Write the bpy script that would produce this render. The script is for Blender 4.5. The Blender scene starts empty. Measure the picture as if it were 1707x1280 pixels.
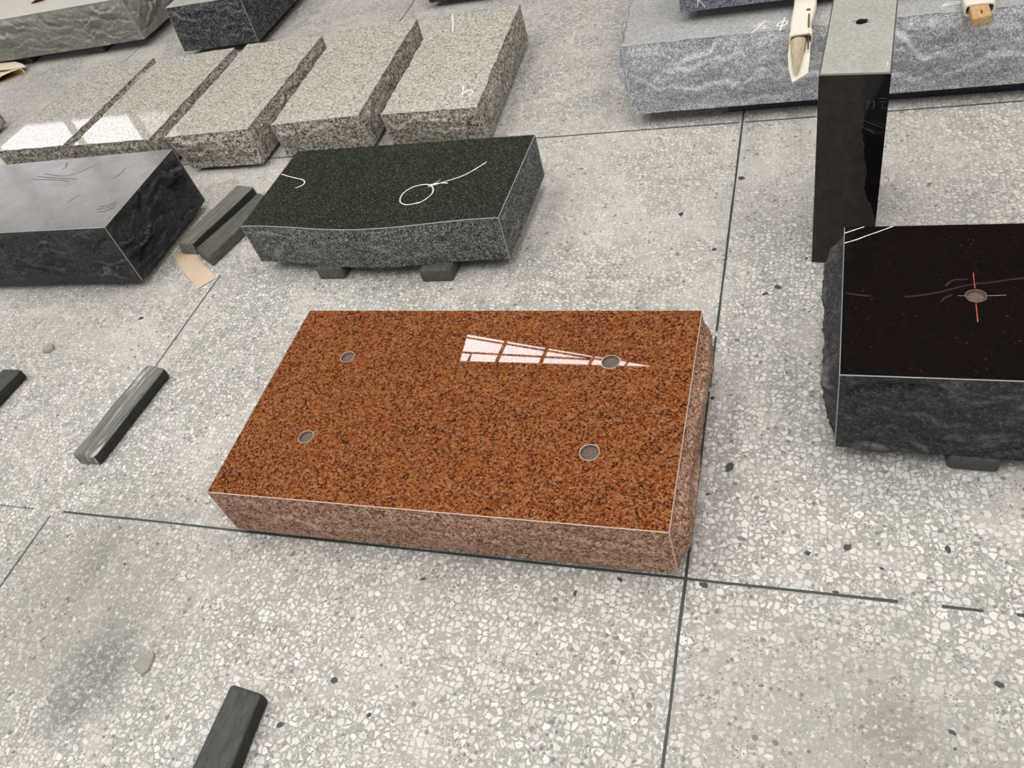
import bpy, bmesh, math, random
from mathutils import Vector, Matrix, noise, geometry
random.seed(7)
SC = bpy.context.scene
COL = SC.collection

# ------------------------------------------------------------------ materials
class N:
    """small node-tree writer"""
    def __init__(s, name):
        s.m = bpy.data.materials.new(name); s.m.use_nodes = True
        s.t = s.m.node_tree; s.t.nodes.clear()
        s.out = s.t.nodes.new('ShaderNodeOutputMaterial')
        s.co = s.t.nodes.new('ShaderNodeTexCoord').outputs['Object']
    def add(s, kind, **kw):
        n = s.t.nodes.new(kind)
        for k, v in kw.items(): setattr(n, k, v)
        return n
    def put(s, sock, v):
        if hasattr(v, 'is_output'): s.t.links.new(v, sock)
        elif isinstance(v, (tuple, list)) and len(v) == 3 and sock.type == 'RGBA': sock.default_value = (*v, 1)
        else: sock.default_value = v
    def math(s, op, a, b=0.0, c=0.0, clamp=False):
        n = s.add('ShaderNodeMath', operation=op, use_clamp=clamp)
        s.put(n.inputs[0], a); s.put(n.inputs[1], b); s.put(n.inputs[2], c)
        return n.outputs[0]
    def step(s, x, a, b, lo=0.0, hi=1.0):
        n = s.add('ShaderNodeMapRange', interpolation_type='SMOOTHSTEP')
        s.put(n.inputs[0], x); s.put(n.inputs[1], a); s.put(n.inputs[2], b); s.put(n.inputs[3], lo); s.put(n.inputs[4], hi)
        return n.outputs[0]
    def mix(s, f, a, b, mode='MIX'):
        n = s.add('ShaderNodeMix', data_type='RGBA', blend_type=mode)
        s.put(n.inputs[0], f); s.put(n.inputs[6], a); s.put(n.inputs[7], b)
        return n.outputs[2]
    def noise(s, scale, detail=4, rough=.55, dist=0.0, vec=None):
        n = s.add('ShaderNodeTexNoise')
        s.put(n.inputs['Vector'], vec if vec is not None else s.co)
        n.inputs['Scale'].default_value = scale; n.inputs['Detail'].default_value = detail
        n.inputs['Roughness'].default_value = rough; n.inputs['Distortion'].default_value = dist
        return n.outputs['Fac']
    def vor(s, scale, feature='F1', dim='3D', vec=None, rnd=1.0):
        n = s.add('ShaderNodeTexVoronoi', feature=feature, voronoi_dimensions=dim)
        n.inputs['Randomness'].default_value = rnd
        s.put(n.inputs['Vector'], vec if vec is not None else s.co)
        n.inputs['Scale'].default_value = scale
        return n
    def ramp(s, f, stops, interp='LINEAR'):
        n = s.add('ShaderNodeValToRGB'); r = n.color_ramp; r.interpolation = interp
        while len(r.elements) < len(stops): r.elements.new(.5)
        for e, (p, c) in zip(r.elements, stops): e.position = p; e.color = (*c, 1)
        s.put(n.inputs[0], f); return n.outputs[0]
    def scaled(s, v):
        n = s.add('ShaderNodeMapping'); n.inputs['Scale'].default_value = v
        s.put(n.inputs['Vector'], s.co); return n.outputs[0]
    def sep(s):
        n = s.add('ShaderNodeSeparateXYZ'); s.put(n.inputs[0], s.co); return n.outputs
    def bump(s, h, strength=.3, dist=.002, prev=None):
        n = s.add('ShaderNodeBump'); n.inputs['Strength'].default_value = strength; n.inputs['Distance'].default_value = dist
        s.put(n.inputs['Height'], h)
        if prev is not None: s.put(n.inputs['Normal'], prev)
        return n.outputs[0]
    def bsdf(s, col, rough=.5, normal=None, spec=.5, metal=0.0, coat=0.0):
        n = s.add('ShaderNodeBsdfPrincipled')
        s.put(n.inputs['Base Color'], col); s.put(n.inputs['Roughness'], rough)
        n.inputs['Specular IOR Level'].default_value = spec; n.inputs['Metallic'].default_value = metal
        n.inputs['Coat Weight'].default_value = coat
        if normal is not None: s.put(n.inputs['Normal'], normal)
        s.t.links.new(n.outputs[0], s.out.inputs[0]); return s.m

def granite(name, stops, grain, rough=.06, bump=0.0, spec=.5, cloud=.15, veins=None, grain2=None, stretch=(1, 1, 1), dust=None, deep=.016):
    """crystal speckle: random crystals, ragged by noise, picked from a colour ramp"""
    n = N(name)
    v = n.scaled(stretch)
    wob = n.add('ShaderNodeTexNoise'); n.put(wob.inputs['Vector'], v); wob.inputs['Scale'].default_value = grain * 1.1; wob.inputs['Detail'].default_value = 2
    m = n.add('ShaderNodeVectorMath', operation='MULTIPLY_ADD')
    n.put(m.inputs[0], wob.outputs['Color']); m.inputs[1].default_value = (1.3 / grain,) * 3; n.put(m.inputs[2], v)
    c = n.vor(grain, vec=m.outputs[0]).outputs['Color']
    c2 = n.vor(grain2 or grain * 1.9, vec=m.outputs[0]).outputs['Color']
    s1 = n.add('ShaderNodeSeparateColor'); n.put(s1.inputs[0], c)
    s2 = n.add('ShaderNodeSeparateColor'); n.put(s2.inputs[0], c2)
    f = n.math('MULTIPLY_ADD', s2.outputs[0], .38, n.math('MULTIPLY', s1.outputs[0], .62))
    col = n.ramp(f, stops)
    cl = n.noise(6, 5, .6)
    col = n.mix(cloud, col, n.mix(cl, (0.0, 0.0, 0.0), (1, 1, 1)), 'OVERLAY')
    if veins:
        at = n.add('ShaderNodeAttribute', attribute_name='lip_pale')
        lipf = n.math('MULTIPLY', n.math('MULTIPLY', at.outputs['Fac'], n.step(n.noise(30, 6, .75), .3, .6)), veins[1] * 2.2, clamp=True)  # colour turns paler along the ledge lips, broken up by noise
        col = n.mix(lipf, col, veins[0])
        vn = n.noise(9, 6, .7, .8, vec=n.scaled((1, 1, 2.2)))
        col = n.mix(n.math('MULTIPLY', n.step(vn, .53, .72), veins[1]), col, veins[0])
    if dust:
        dn = n.noise(14, 6, .65, .4)
        col = n.mix(n.math('MULTIPLY', n.step(dn, .42, .7), dust[1]), col, dust[0])
        rough = n.math('MULTIPLY_ADD', n.step(dn, .4, .7), dust[2], rough)
    nor = None
    if bump:
        h = n.math('ADD', n.noise(42, 7, .72, .4), n.math('MULTIPLY', n.noise(230, 3, .6), .3))
        nor = n.bump(h, bump, deep)
    return n.bsdf(col, rough, nor, spec)

def plain(name, col, rough=.6, var=.25, scale=25, bump=0.0, spec=.4, metal=0.0):
    n = N(name); f = n.noise(scale, 6, .6)
    c = n.mix(f, tuple(x * (1 - var) for x in col), tuple(min(1, x * (1 + var)) for x in col))
    return n.bsdf(c, rough, n.bump(n.noise(scale * 6, 5, .65), bump, .003) if bump else None, spec, metal)

def emit(name, col, strength):
    n = N(name); e = n.add('ShaderNodeEmission'); n.put(e.inputs[0], col); e.inputs[1].default_value = strength
    n.t.links.new(e.outputs[0], n.out.inputs[0]); return n.m

def terrazzo():
    n = N('terrazzo'); x, y, z = n.sep()
    wob = n.add('ShaderNodeTexNoise'); n.put(wob.inputs['Vector'], n.co); wob.inputs['Scale'].default_value = 55; wob.inputs['Detail'].default_value = 2
    m = n.add('ShaderNodeVectorMath', operation='MULTIPLY_ADD')
    n.put(m.inputs[0], wob.outputs['Color']); m.inputs[1].default_value = (.016,) * 3; n.put(m.inputs[2], n.co)
    def chips(scale, lo, span):
        d = n.vor(scale, 'DISTANCE_TO_EDGE', '2D', m.outputs[0], .88).outputs['Distance']
        c = n.vor(scale, 'F1', '2D', m.outputs[0], .88).outputs['Color']
        s = n.add('ShaderNodeSeparateColor'); n.put(s.inputs[0], c)
        t = n.math('MULTIPLY_ADD', n.math('POWER', s.outputs[0], 1.5), span, lo)
        return n.step(d, t, n.math('ADD', t, .05)), s.outputs
    k1, r1 = chips(76, .075, .36)
    k2, r2 = chips(150, .085, .40)
    matrix = n.mix(n.noise(90, 5, .7), (.215, .21, .193), (.39, .381, .353))
    chipc = n.mix(r1[1], (.495, .484, .463), (.71, .694, .67))
    col = n.mix(n.math('MULTIPLY', k2, .62), matrix, n.mix(r2[1], (.435, .424, .40), (.655, .64, .612)))
    col = n.mix(n.math('MULTIPLY', k1, .95), col, chipc)
    # a few dark stones of the mix
    dk = n.math('MULTIPLY', n.math('GREATER_THAN', r2[2], .985), k2)
    col = n.mix(n.math('MULTIPLY', dk, .75), col, (.09, .09, .085))
    # cement film that hides the chips in patches, thicker in the far part of the hall
    far = n.step(y, .6, 2.2)
    film = n.noise(3.2, 8, .68, .6)
    fm = n.step(n.math('MULTIPLY_ADD', far, .09, film), .48, .72)
    col = n.mix(n.math('MULTIPLY', fm, .60), col, n.mix(n.noise(75, 8, .8), (.40, .383, .357), (.70, .675, .642)))
    # grey scuffed patches of stone slurry
    def patch(cx, cy, rx, ry, amount, c):
        nonlocal col
        dx = n.math('DIVIDE', n.math('SUBTRACT', x, cx), rx); dy = n.math('DIVIDE', n.math('SUBTRACT', y, cy), ry)
        d = n.math('SQRT', n.math('ADD', n.math('MULTIPLY', dx, dx), n.math('MULTIPLY', dy, dy)))
        e = n.math('ADD', d, n.math('MULTIPLY_ADD', n.noise(10, 9, .78), 2.2, -1.1))
        f = n.math('MULTIPLY', n.step(e, 1.2, .25), n.math('MULTIPLY', n.step(n.noise(80, 7, .8), .38, .56), amount))
        col = n.mix(f, col, c)
    patch(-1.55, .58, .40, .36, .92, (.285, .275, .245))
    patch(-1.42, .40, .11, .16, .9, (.15, .146, .135))
    patch(-1.60, .66, .05, .16, .7, (.18, .173, .152))
    patch(-.75, .68, .5, .05, .4, (.25, .24, .215))
    patch(.08, .56, .34, .22, .92, (.335, .325, .295))
    patch(.16, .55, .10, .07, .8, (.21, .20, .17))
    patch(.26, .46, .18, .10, .75, (.27, .26, .23))
    patch(-3.6, 3.1, .5, .25, .55, (.38, .35, .28))
    patch(-2.3, 1.5, .35, .2, .5, (.45, .425, .375))
    patch(-1.0, 2.2, 3.4, .5, .3, (.52, .49, .45))
    # small pits
    for sc_, r_, lo_ in ((26, .17, .50), (48, .20, .50), (95, .20, .47)):
        pit = n.step(n.math('MULTIPLY_ADD', n.noise(160, 2), .12, n.vor(sc_, 'F1', '2D').outputs['Distance']), r_ + .05, r_)
        pit = n.math('MULTIPLY', pit, n.step(n.noise(11 + sc_ * .1, 3), lo_, lo_ + .16))
        col = n.mix(n.math('MULTIPLY', pit, .78), col, (.12, .117, .107))
    r = n.math('MULTIPLY_ADD', fm, .2, .42)
    h = n.math('ADD', n.math('MULTIPLY', k1, .4), n.noise(150, 4, .7))
    return n.bsdf(col, r, n.bump(h, .12, .002), .35)

def post_face():
    """polished black stone, one side filmed with dried brown slurry with a ragged edge"""
    n = N('post_polished_black'); x, y, z = n.sep()
    ed = n.math('ADD', n.math('MULTIPLY_ADD', n.noise(22, 6, .65), .035, -.0175), n.math('MULTIPLY_ADD', n.math('SUBTRACT', z, .26), .085, x))
    # film covers the left and fades off the right part low down
    f = n.step(n.math('SUBTRACT', ed, n.math('MULTIPLY', n.step(z, .24, .1), .03)), .027, .024)
    col = n.mix(n.step(n.noise(34, 8, .75), .3, .7), (.016, .0125, .010), (.036, .029, .0235))
    col = n.mix(n.math('SUBTRACT', 1.0, f), col, (.006, .005, .006))
    return n.bsdf(col, n.math('MULTIPLY_ADD', f, .42, .08), None, n_spec(.3))
def n_spec(v): return v

def wood(name, a, b, stretch, bump=.5, rough=.7, pale=None):
    n = N(name); v = n.scaled(stretch)
    f = n.noise(70, 9, .74, 1.4, vec=v)
    col = n.ramp(f, [(.3, a), (.62, b), (.8, tuple(c * 1.5 for c in b))])
    if pale:
        col = n.mix(n.math('MULTIPLY', n.step(n.noise(26, 8, .72, 1.0, vec=v), .47, .6), pale[1]), col, pale[0])
    return n.bsdf(col, rough, n.bump(n.noise(60, 8, .7, .8, vec=v), bump, .004), .35)

M = {}
M['floor'] = terrazzo()
M['inlay'] = plain('dark_floor_pebble', (.055, .055, .052), .55, .4, 60)
M['strip'] = plain('divider_strip', (.045, .052, .046), .5, .35, 30)
M['red_pol'] = granite('red_granite_polished', [(.16, (.012, .010, .010)), (.28, (.065, .019, .008)), (.38, (.170, .040, .012)), (.52, (.215, .068, .020)), (.66, (.245, .095, .034)), (.82, (.28, .13, .060)), (.95, (.37, .21, .12))], 260, .012, cloud=.12)
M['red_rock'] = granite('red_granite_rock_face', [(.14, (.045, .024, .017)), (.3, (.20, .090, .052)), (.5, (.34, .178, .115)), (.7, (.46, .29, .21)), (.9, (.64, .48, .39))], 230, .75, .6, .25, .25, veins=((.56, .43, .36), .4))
M['red_edge'] = plain('red_granite_chipped_arris', (.58, .44, .37), .7, .25, 90)
M['grn_pol'] = granite('dark_green_granite_polished', [(.2, (.010, .012, .010)), (.5, (.020, .024, .019)), (.70, (.036, .040, .031)), (.84, (.075, .08, .062)), (.95, (.15, .15, .12))], 300, .16, cloud=.2)
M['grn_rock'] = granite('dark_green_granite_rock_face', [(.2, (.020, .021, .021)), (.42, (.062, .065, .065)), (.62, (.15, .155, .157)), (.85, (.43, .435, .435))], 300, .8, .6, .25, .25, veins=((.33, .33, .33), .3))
M['grn_edge'] = plain('dark_green_granite_arris', (.36, .37, .36), .7, .25, 90)
M['gry_pol'] = granite('grey_granite_polished', [(.16, (.16, .148, .122)), (.30, (.33, .308, .265)), (.46, (.47, .445, .395)), (.7, (.585, .56, .51)), (.92, (.74, .72, .68))], 190, .035, cloud=.12)
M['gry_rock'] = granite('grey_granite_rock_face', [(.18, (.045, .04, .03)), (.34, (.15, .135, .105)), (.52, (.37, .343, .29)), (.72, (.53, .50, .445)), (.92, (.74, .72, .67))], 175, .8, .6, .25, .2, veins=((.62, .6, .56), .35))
M['gry_edge'] = plain('grey_granite_arris', (.46, .43, .38), .75, .3, 90)
M['blk_hon'] = granite('black_stone_honed_dusty', [(.2, (.090, .088, .078)), (.6, (.112, .110, .098)), (.9, (.14, .137, .122))], 200, .13, spec=.34, cloud=.6, dust=((.27, .26, .23), .42, .12))
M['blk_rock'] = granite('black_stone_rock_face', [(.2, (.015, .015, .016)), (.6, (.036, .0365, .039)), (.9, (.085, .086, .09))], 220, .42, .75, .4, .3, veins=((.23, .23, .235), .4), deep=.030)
M['blk_edge'] = plain('black_stone_arris', (.33, .33, .31), .7, .3, 80)
M['mir_pol'] = granite('black_granite_mirror_polish', [(.2, (.0062, .0044, .0040)), (.91, (.0095, .0066, .006)), (.955, (.014, .008, .008)), (.985, (.075, .042, .036))], 240, .02, spec=.5, cloud=.1)
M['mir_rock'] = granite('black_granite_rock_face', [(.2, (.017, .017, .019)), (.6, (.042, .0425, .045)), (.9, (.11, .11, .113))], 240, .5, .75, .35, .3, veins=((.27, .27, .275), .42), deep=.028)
M['mir_edge'] = plain('black_granite_arris', (.30, .30, .30), .7, .3, 80)
M['olv_pol'] = granite('olive_grey_stone_polished', [(.2, (.60, .585, .53)), (.8, (.70, .685, .63))], 170, .3, cloud=.06)
M['olv_rock'] = granite('olive_grey_stone_rock_face', [(.2, (.185, .180, .158)), (.6, (.265, .26, .23)), (.9, (.38, .375, .335))], 260, .85, .5, .2, .2, veins=((.40, .39, .35), .35))
M['olv_edge'] = plain('olive_grey_stone_arris', (.45, .44, .40), .75, .3, 80)
M['chr_pol'] = granite('charcoal_granite_polished', [(.2, (.42, .41, .38)), (.6, (.5, .49, .455)), (.9, (.6, .59, .55))], 170, .10, cloud=.15)
M['chr_rock'] = granite('charcoal_granite_rock_face', [(.2, (.012, .012, .014)), (.45, (.042, .042, .043)), (.68, (.095, .095, .099)), (.9, (.20, .20, .205))], 150, .75, .5, .25, .2, veins=((.22, .22, .23), .3))
M['chr_edge'] = plain('charcoal_granite_arris', (.36, .35, .34), .75, .3, 80)
M['blu_top'] = granite('blue_grey_granite_sawn', [(.2, (.25, .254, .248)), (.5, (.355, .36, .352)), (.85, (.50, .505, .495))], 300, .55, .15, .3, .2)
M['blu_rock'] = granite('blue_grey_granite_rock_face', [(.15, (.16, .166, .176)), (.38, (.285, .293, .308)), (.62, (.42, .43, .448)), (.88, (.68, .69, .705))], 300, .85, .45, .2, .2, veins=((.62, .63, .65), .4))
M['blu_edge'] = plain('blue_grey_granite_arris', (.38, .39, .40), .8, .3, 80)
M['nav_sawn'] = granite('dark_blue_granite_sawn', [(.2, (.055, .064, .085)), (.5, (.15, .168, .21)), (.85, (.32, .345, .39))], 260, .6, .1, .3, .2)
M['post_top'] = granite('post_sawn_grey', [(.2, (.30, .305, .275)), (.6, (.37, .375, .34)), (.9, (.44, .445, .41))], 240, .6, .12, .3, .25)
M['post_face'] = post_face()
M['post_side'] = plain('post_polished_side', (.008, .008, .009), .12, .3, 30)
M['post_edge'] = plain('post_arris', (.10, .10, .095), .5, .3, 60)
M['hole'] = plain('drilled_grey_stone', (.215, .165, .13), .9, .75, 230, 1.0)
M['hole_rim'] = plain('drill_chipped_rim', (.44, .36, .31), .8, .3, 120)
M['hole_dark'] = plain('drilled_dark_stone', (.018, .018, .017), .9, .4, 80, .4)
M['chalk'] = plain('white_chalk', (.86, .86, .85), .9, .1, 200)
M['chalk_dim'] = plain('faint_chalk', (.10, .085, .11), .9, .2, 200)
M['chalk_red'] = plain('red_wax_pencil', (.62, .10, .09), .7, .3, 200)
M['chalk_pink'] = plain('pale_pink_pencil', (.42, .24, .23), .7, .3, 200)
M['scuff'] = plain('pale_scuff', (.30, .29, .26), .7, .3, 120)
M['vein'] = plain('mauve_mineral_vein', (.034, .022, .027), .25, .3, 60)
M['foam'] = plain('cream_foam', (.73, .69, .60), .8, .06, 12, .05)
M['pine'] = wood('raw_pine', (.36, .20, .085), (.60, .40, .20), (1, .18, 1), .4)
M['splint'] = wood('split_pine', (.30, .23, .14), (.56, .48, .35), (2.2, .12, 1.5), .9)
M['nail'] = plain('rusty_nail', (.13, .065, .03), .6, .4, 60, metal=.3)
M['card_out'] = plain('cream_card', (.68, .62, .49), .8, .12, 20)
M['card_in'] = plain('brown_card', (.30, .17, .055), .8, .2, 30)
M['paper'] = plain('tan_paper', (.56, .445, .335), .8, .15, 14)
M['bat_dark'] = wood('dark_stained_batten', (.030, .031, .031), (.075, .077, .077), (1, .3, 1), .8, .6)
M['bat_grey'] = wood('weathered_grey_batten', (.062, .06, .048), (.215, .21, .175), (1, .09, 1), 1.0, .75)
M['bat_olive'] = wood('damp_grey_batten', (.038, .038, .031), (.12, .12, .10), (1, .12, 1), 1.0, .7)
M['bat_pale'] = wood('worn_pale_batten', (.05, .052, .05), (.20, .205, .19), (1, .07, 1), 1.0, .7, pale=((.58, .57, .52), .95))
M['bat_side'] = wood('shaded_batten_side', (.012, .012, .011), (.032, .032, .028), (1, .12, 1), .5, .7)  # near-black batten sides: the shade on them is put into the colour
M['bat_blue'] = wood('dark_blue_timber', (.014, .015, .022), (.04, .043, .06), (.15, 1, 1), .4, .7)
M['chip_stone'] = plain('grey_stone_chip', (.30, .285, .255), .85, .3, 60, .5)

# ------------------------------------------------------------------ object helpers
def tag(o, label=None, cat=None, group=None, kind=None):
    if label: o['label'] = label
    if cat: o['category'] = cat; o['kind'] = 'thing'
    if group: o['group'] = group
    if kind: o['kind'] = kind
    return o
def thing(name, label, cat, loc, group=None):
    o = bpy.data.objects.new(name, None); o.empty_display_size = .1; COL.objects.link(o)
    o.location = loc; o['w'] = 0; del o['w']
    return tag(o, label, cat, group)
def mesh(name, verts, faces, mats, parent=None, mi=None, smooth=False, label=None):
    off = Vector(parent.location) if parent is not None else Vector((0, 0, 0))
    me = bpy.data.meshes.new(name)
    me.from_pydata([tuple(Vector(v) - off) for v in verts], [], faces)
    for m in (mats if isinstance(mats, (list, tuple)) else [mats]): me.materials.append(m)
    if mi: me.polygons.foreach_set('material_index', mi)
    if smooth: me.polygons.foreach_set('use_smooth', [True] * len(me.polygons))
    me.update()
    o = bpy.data.objects.new(name, me); COL.objects.link(o)
    if parent is not None: o.parent = parent
    if label: o['label'] = label
    return o
def fix_normals(o):
    bm = bmesh.new(); bm.from_mesh(o.data); bmesh.ops.recalc_face_normals(bm, faces=bm.faces); bm.to_mesh(o.data); bm.free(); return o

V2 = lambda p: Vector((p[0], p[1]))
def rock_disp(p, amp, flake, seed):
    """chisel-pitched stone: shallow dished flakes whose upper lips stand out as wavy ledges, plus broken grain"""
    q = Vector(p) + Vector((seed * 3.17, seed * 1.31, seed * 2.7))
    h = q.x + q.y
    d = 0.0; lip = 0.0
    for k, (per, wgt) in enumerate(((.085 * 9 / flake, 1.0), (.045 * 9 / flake, .5))):
        wv = noise.fractal(Vector((q.x * flake * .55 + k * 9, q.y * flake * .55, q.z * flake * .5)), .9, 2.1, 4)
        t = -q.z / per + wv * 1.25
        f = t - math.floor(t)                       # 0 at the lip, then receding downwards
        saw = (1 - f) if f > .10 else f / .10 * .9
        on = noise.noise(Vector((q.x * flake * .8 + 31 * k, q.y * flake * .8, math.floor(t) * 5.3)))
        on = max(0.0, min(1.0, .30 + on * 2.2))
        d += wgt * (saw - .5) * on
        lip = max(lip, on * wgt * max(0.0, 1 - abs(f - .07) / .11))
    lo = noise.fractal(q * flake * .5, 1.0, 2.0, 3)
    hi = noise.fractal(q * 75, .7, 2.1, 4)
    md = abs(noise.noise(q * 38)) - .25
    return amp * (d * 1.05 + lo * .5) + min(amp, .012) * (md * .38 + hi * .20), lip

def rag(p, out, a):
    """broken top arris: in-and-out wobble shared by the top face and the side under it"""
    return out * (a * (noise.fractal(Vector((p.x * 22, p.y * 22, 1.7)), .9, 2.1, 4) - .25)) if a else out * 0
def rock_side(parent, a, b, c, d, zt, zb, out, mats, amp=.012, bulge=.012, flake=11, seed=1, bow=0.0, cell=.005, label=None, ragged=.0):
    ragged = ragged
    """one pitched side between top edge a-b and bottom edge d-c (a over d); out = outward horizontal unit; thin pale arris on the ridges"""
    a, b, c, d = map(V2, (a, b, c, d)); L = max((b - a).length, .05); H = zt - zb
    nu = max(8, min(380, int(L / cell))); nv = max(6, min(56, int(H / cell)))
    us = [0, .0019 / L] + [i / nu for i in range(1, nu)] + [1 - .0019 / L, 1]
    out = Vector((out[0], out[1])).normalized()
    vs, fs, mi, lips = [], [], [], []
    for j in range(nv + 1):
        v = j / nv
        for u in us:
            t = a.lerp(b, u); s = d.lerp(c, u); p = t.lerp(s, v)
            p = p + out * (bow * .5 * (1 - math.cos(2 * math.pi * u)))
            z = zt + (zb - zt) * v
            eu = min(1, u * L / .035, (1 - u) * L / .035); ev = min(1, v * H / .03); eb = .35 + .65 * min(1, (1 - v) * H / .05)
            eu = eu * eu * (3 - 2 * eu); ev = ev * ev * (3 - 2 * ev)
            w = eu * ev * eb
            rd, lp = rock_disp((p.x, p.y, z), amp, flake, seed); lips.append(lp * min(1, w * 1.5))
            dd = bulge * w * math.sin(math.pi * min(1, .12 + v * .88)) + w * rd
            if ragged: p = p + rag(t, out, ragged) * min(1, u * L / .02, (1 - u) * L / .02) * (1 - v) ** 2
            p = p + out * dd
            vs.append((p.x, p.y, z))
    n = len(us)
    for j in range(nv):
        for i in range(n - 1):
            fs.append((j * n + i, (j + 1) * n + i, (j + 1) * n + i + 1, j * n + i + 1))
            mi.append(1 if i in (0, n - 2) else 0)
    o = mesh('rock_side', vs, fs, mats, parent, mi, smooth=True, label=label)
    o.data.attributes.new('lip_pale', 'FLOAT', 'POINT').data.foreach_set('value', lips)
    return o

def top_plate(parent, outline, zt, mats, holes=(), ch=.0016, name='polished_top', th=.004, label=None):
    """flat finished face with a narrow chipped arris all round and real openings"""
    n = len(outline); P = [V2(p) for p in outline]
    cen = sum(P, Vector((0, 0))) / n
    area = sum(P[i].x * P[(i + 1) % n].y - P[(i + 1) % n].x * P[i].y for i in range(n))
    if area < 0: P.reverse()
    ins = []
    for i in range(n):
        e1 = (P[i] - P[i - 1]).normalized(); e2 = (P[(i + 1) % n] - P[i]).normalized()
        n1 = Vector((-e1.y, e1.x)); n2 = Vector((-e2.y, e2.x)); k = (n1 + n2); k = k / max(.3, k.dot(n1))
        ins.append(P[i] + k * ch)
    pts = list(ins); edges = [(i, (i + 1) % n) for i in range(n)]
    for (cx, cy, r) in holes:
        b0 = len(pts); m = 28
        for k in range(m):
            a = 2 * math.pi * k / m; pts.append(Vector((cx + r * math.cos(a), cy + r * math.sin(a))))
        edges += [(b0 + k, b0 + (k + 1) % m) for k in range(m)]
    vc, ec, fc, _, _, _ = geometry.delaunay_2d_cdt(pts, edges, [], 1 if not holes else 0, 1e-6)
    def inside(p):
        for (cx, cy, r) in holes:
            if (p - Vector((cx, cy))).length < r * .985: return False
        c = False
        for i in range(n):
            p1, p2 = ins[i], ins[(i + 1) % n]
            if (p1.y > p.y) != (p2.y > p.y) and p.x < (p2.x - p1.x) * (p.y - p1.y) / (p2.y - p1.y) + p1.x: c = not c
        return c
    vs = [(v.x, v.y, zt) for v in vc]; fs = []; mi = []
    for f in fc:
        ce = sum((vc[i] for i in f), Vector((0, 0))) / len(f)
        if inside(ce):
            f = list(f)
            if (vc[f[1]] - vc[f[0]]).cross(vc[f[2]] - vc[f[1]]) < 0: f.reverse()
            fs.append(f); mi.append(0)
    b = len(vs)
    vs += [(p.x, p.y, zt) for p in ins] + [(p.x, p.y, zt - ch * .8) for p in P]
    for i in range(n):
        j = (i + 1) % n
        fs.append((b + i, b + n + i, b + n + j, b + j)); mi.append(1)
    return mesh(name, vs, fs, mats, parent, mi, label=label)

def drill_hole(parent, cx, cy, zt, r, depth, mw, mr, name='drill_hole', rag=0.06, sx=1.0):
    vs, fs, mi = [], [], []; m = 28
    def ring(rr, z, jag):
        b = len(vs)
        for k in range(m):
            a = 2 * math.pi * k / m; q = rr * (1 + jag * noise.noise(Vector((math.cos(a) * 2, math.sin(a) * 2, cx * 9 + cy * 5))))
            vs.append((cx + q * math.cos(a) * sx, cy + q * math.sin(a), z))
        return b
    rs = [ring(r * 1.08, zt + .0004, rag), ring(r * .985, zt + .0003, rag * .3), ring(r * .96, zt - .002, 0), ring(r * .95, zt - depth, 0), ring(r * .5, zt - depth - .001, .1)]
    for q in range(len(rs) - 1):
        for k in range(m):
            fs.append((rs[q] + k, rs[q + 1] + k, rs[q + 1] + (k + 1) % m, rs[q] + (k + 1) % m)); mi.append(1 if q == 0 else 0)
    vs.append((cx, cy, zt - depth)); c = len(vs) - 1
    for k in range(m): fs.append((rs[-1] + k, c, rs[-1] + (k + 1) % m)); mi.append(0)
    return fix_normals(mesh(name, vs, fs, [mw, mr], parent, mi))

def smooth_line(pts, n=8):
    P = [Vector(p) for p in pts]; out = []
    for i in range(len(P) - 1):
        p0 = P[max(0, i - 1)]; p1 = P[i]; p2 = P[i + 1]; p3 = P[min(len(P) - 1, i + 2)]
        for k in range(n):
            t = k / n
            out.append(.5 * ((2 * p1) + (p2 - p0) * t + (2 * p0 - 5 * p1 + 4 * p2 - p3) * t * t + (3 * p1 - p0 - 3 * p2 + p3) * t ** 3))
    out.append(P[-1]); return out
def mark(parent, strokes, z, width, mat, name='chalk_mark', up=Vector((0, 0, 1)), curve=True, lift=.0006):
    """chalk strokes: thin raised ribbons following the face they are drawn on; strokes are 3-D or (x, y) at height z"""
    vs, fs = [], []
    for st in strokes:
        P = [Vector((p[0], p[1], p[2] if len(p) > 2 else z)) for p in st]
        P = smooth_line(P) if curve and len(P) > 2 else P
        b = len(vs)
        for i, p in enumerate(P):
            t = (P[min(i + 1, len(P) - 1)] - P[max(i - 1, 0)]).normalized(); s = t.cross(up).normalized()
            w = width * .5 * (.75 + .5 * abs(noise.noise(p * 40))) * (.5 if i in (0, len(P) - 1) else 1)
            vs += [p + s * w, p + up * lift, p - s * w]
        for i in range(len(P) - 1):
            q = b + i * 3
            fs += [(q, q + 1, q + 4, q + 3), (q + 1, q + 2, q + 5, q + 4)]
    o = mesh(name, vs, fs, mat, parent, smooth=True)
    return fix_up(o, up)
def fix_up(o, up):
    for p in o.data.polygons:
        if p.normal.dot(up) < 0: p.flip()
    o.data.update(); return o

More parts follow.
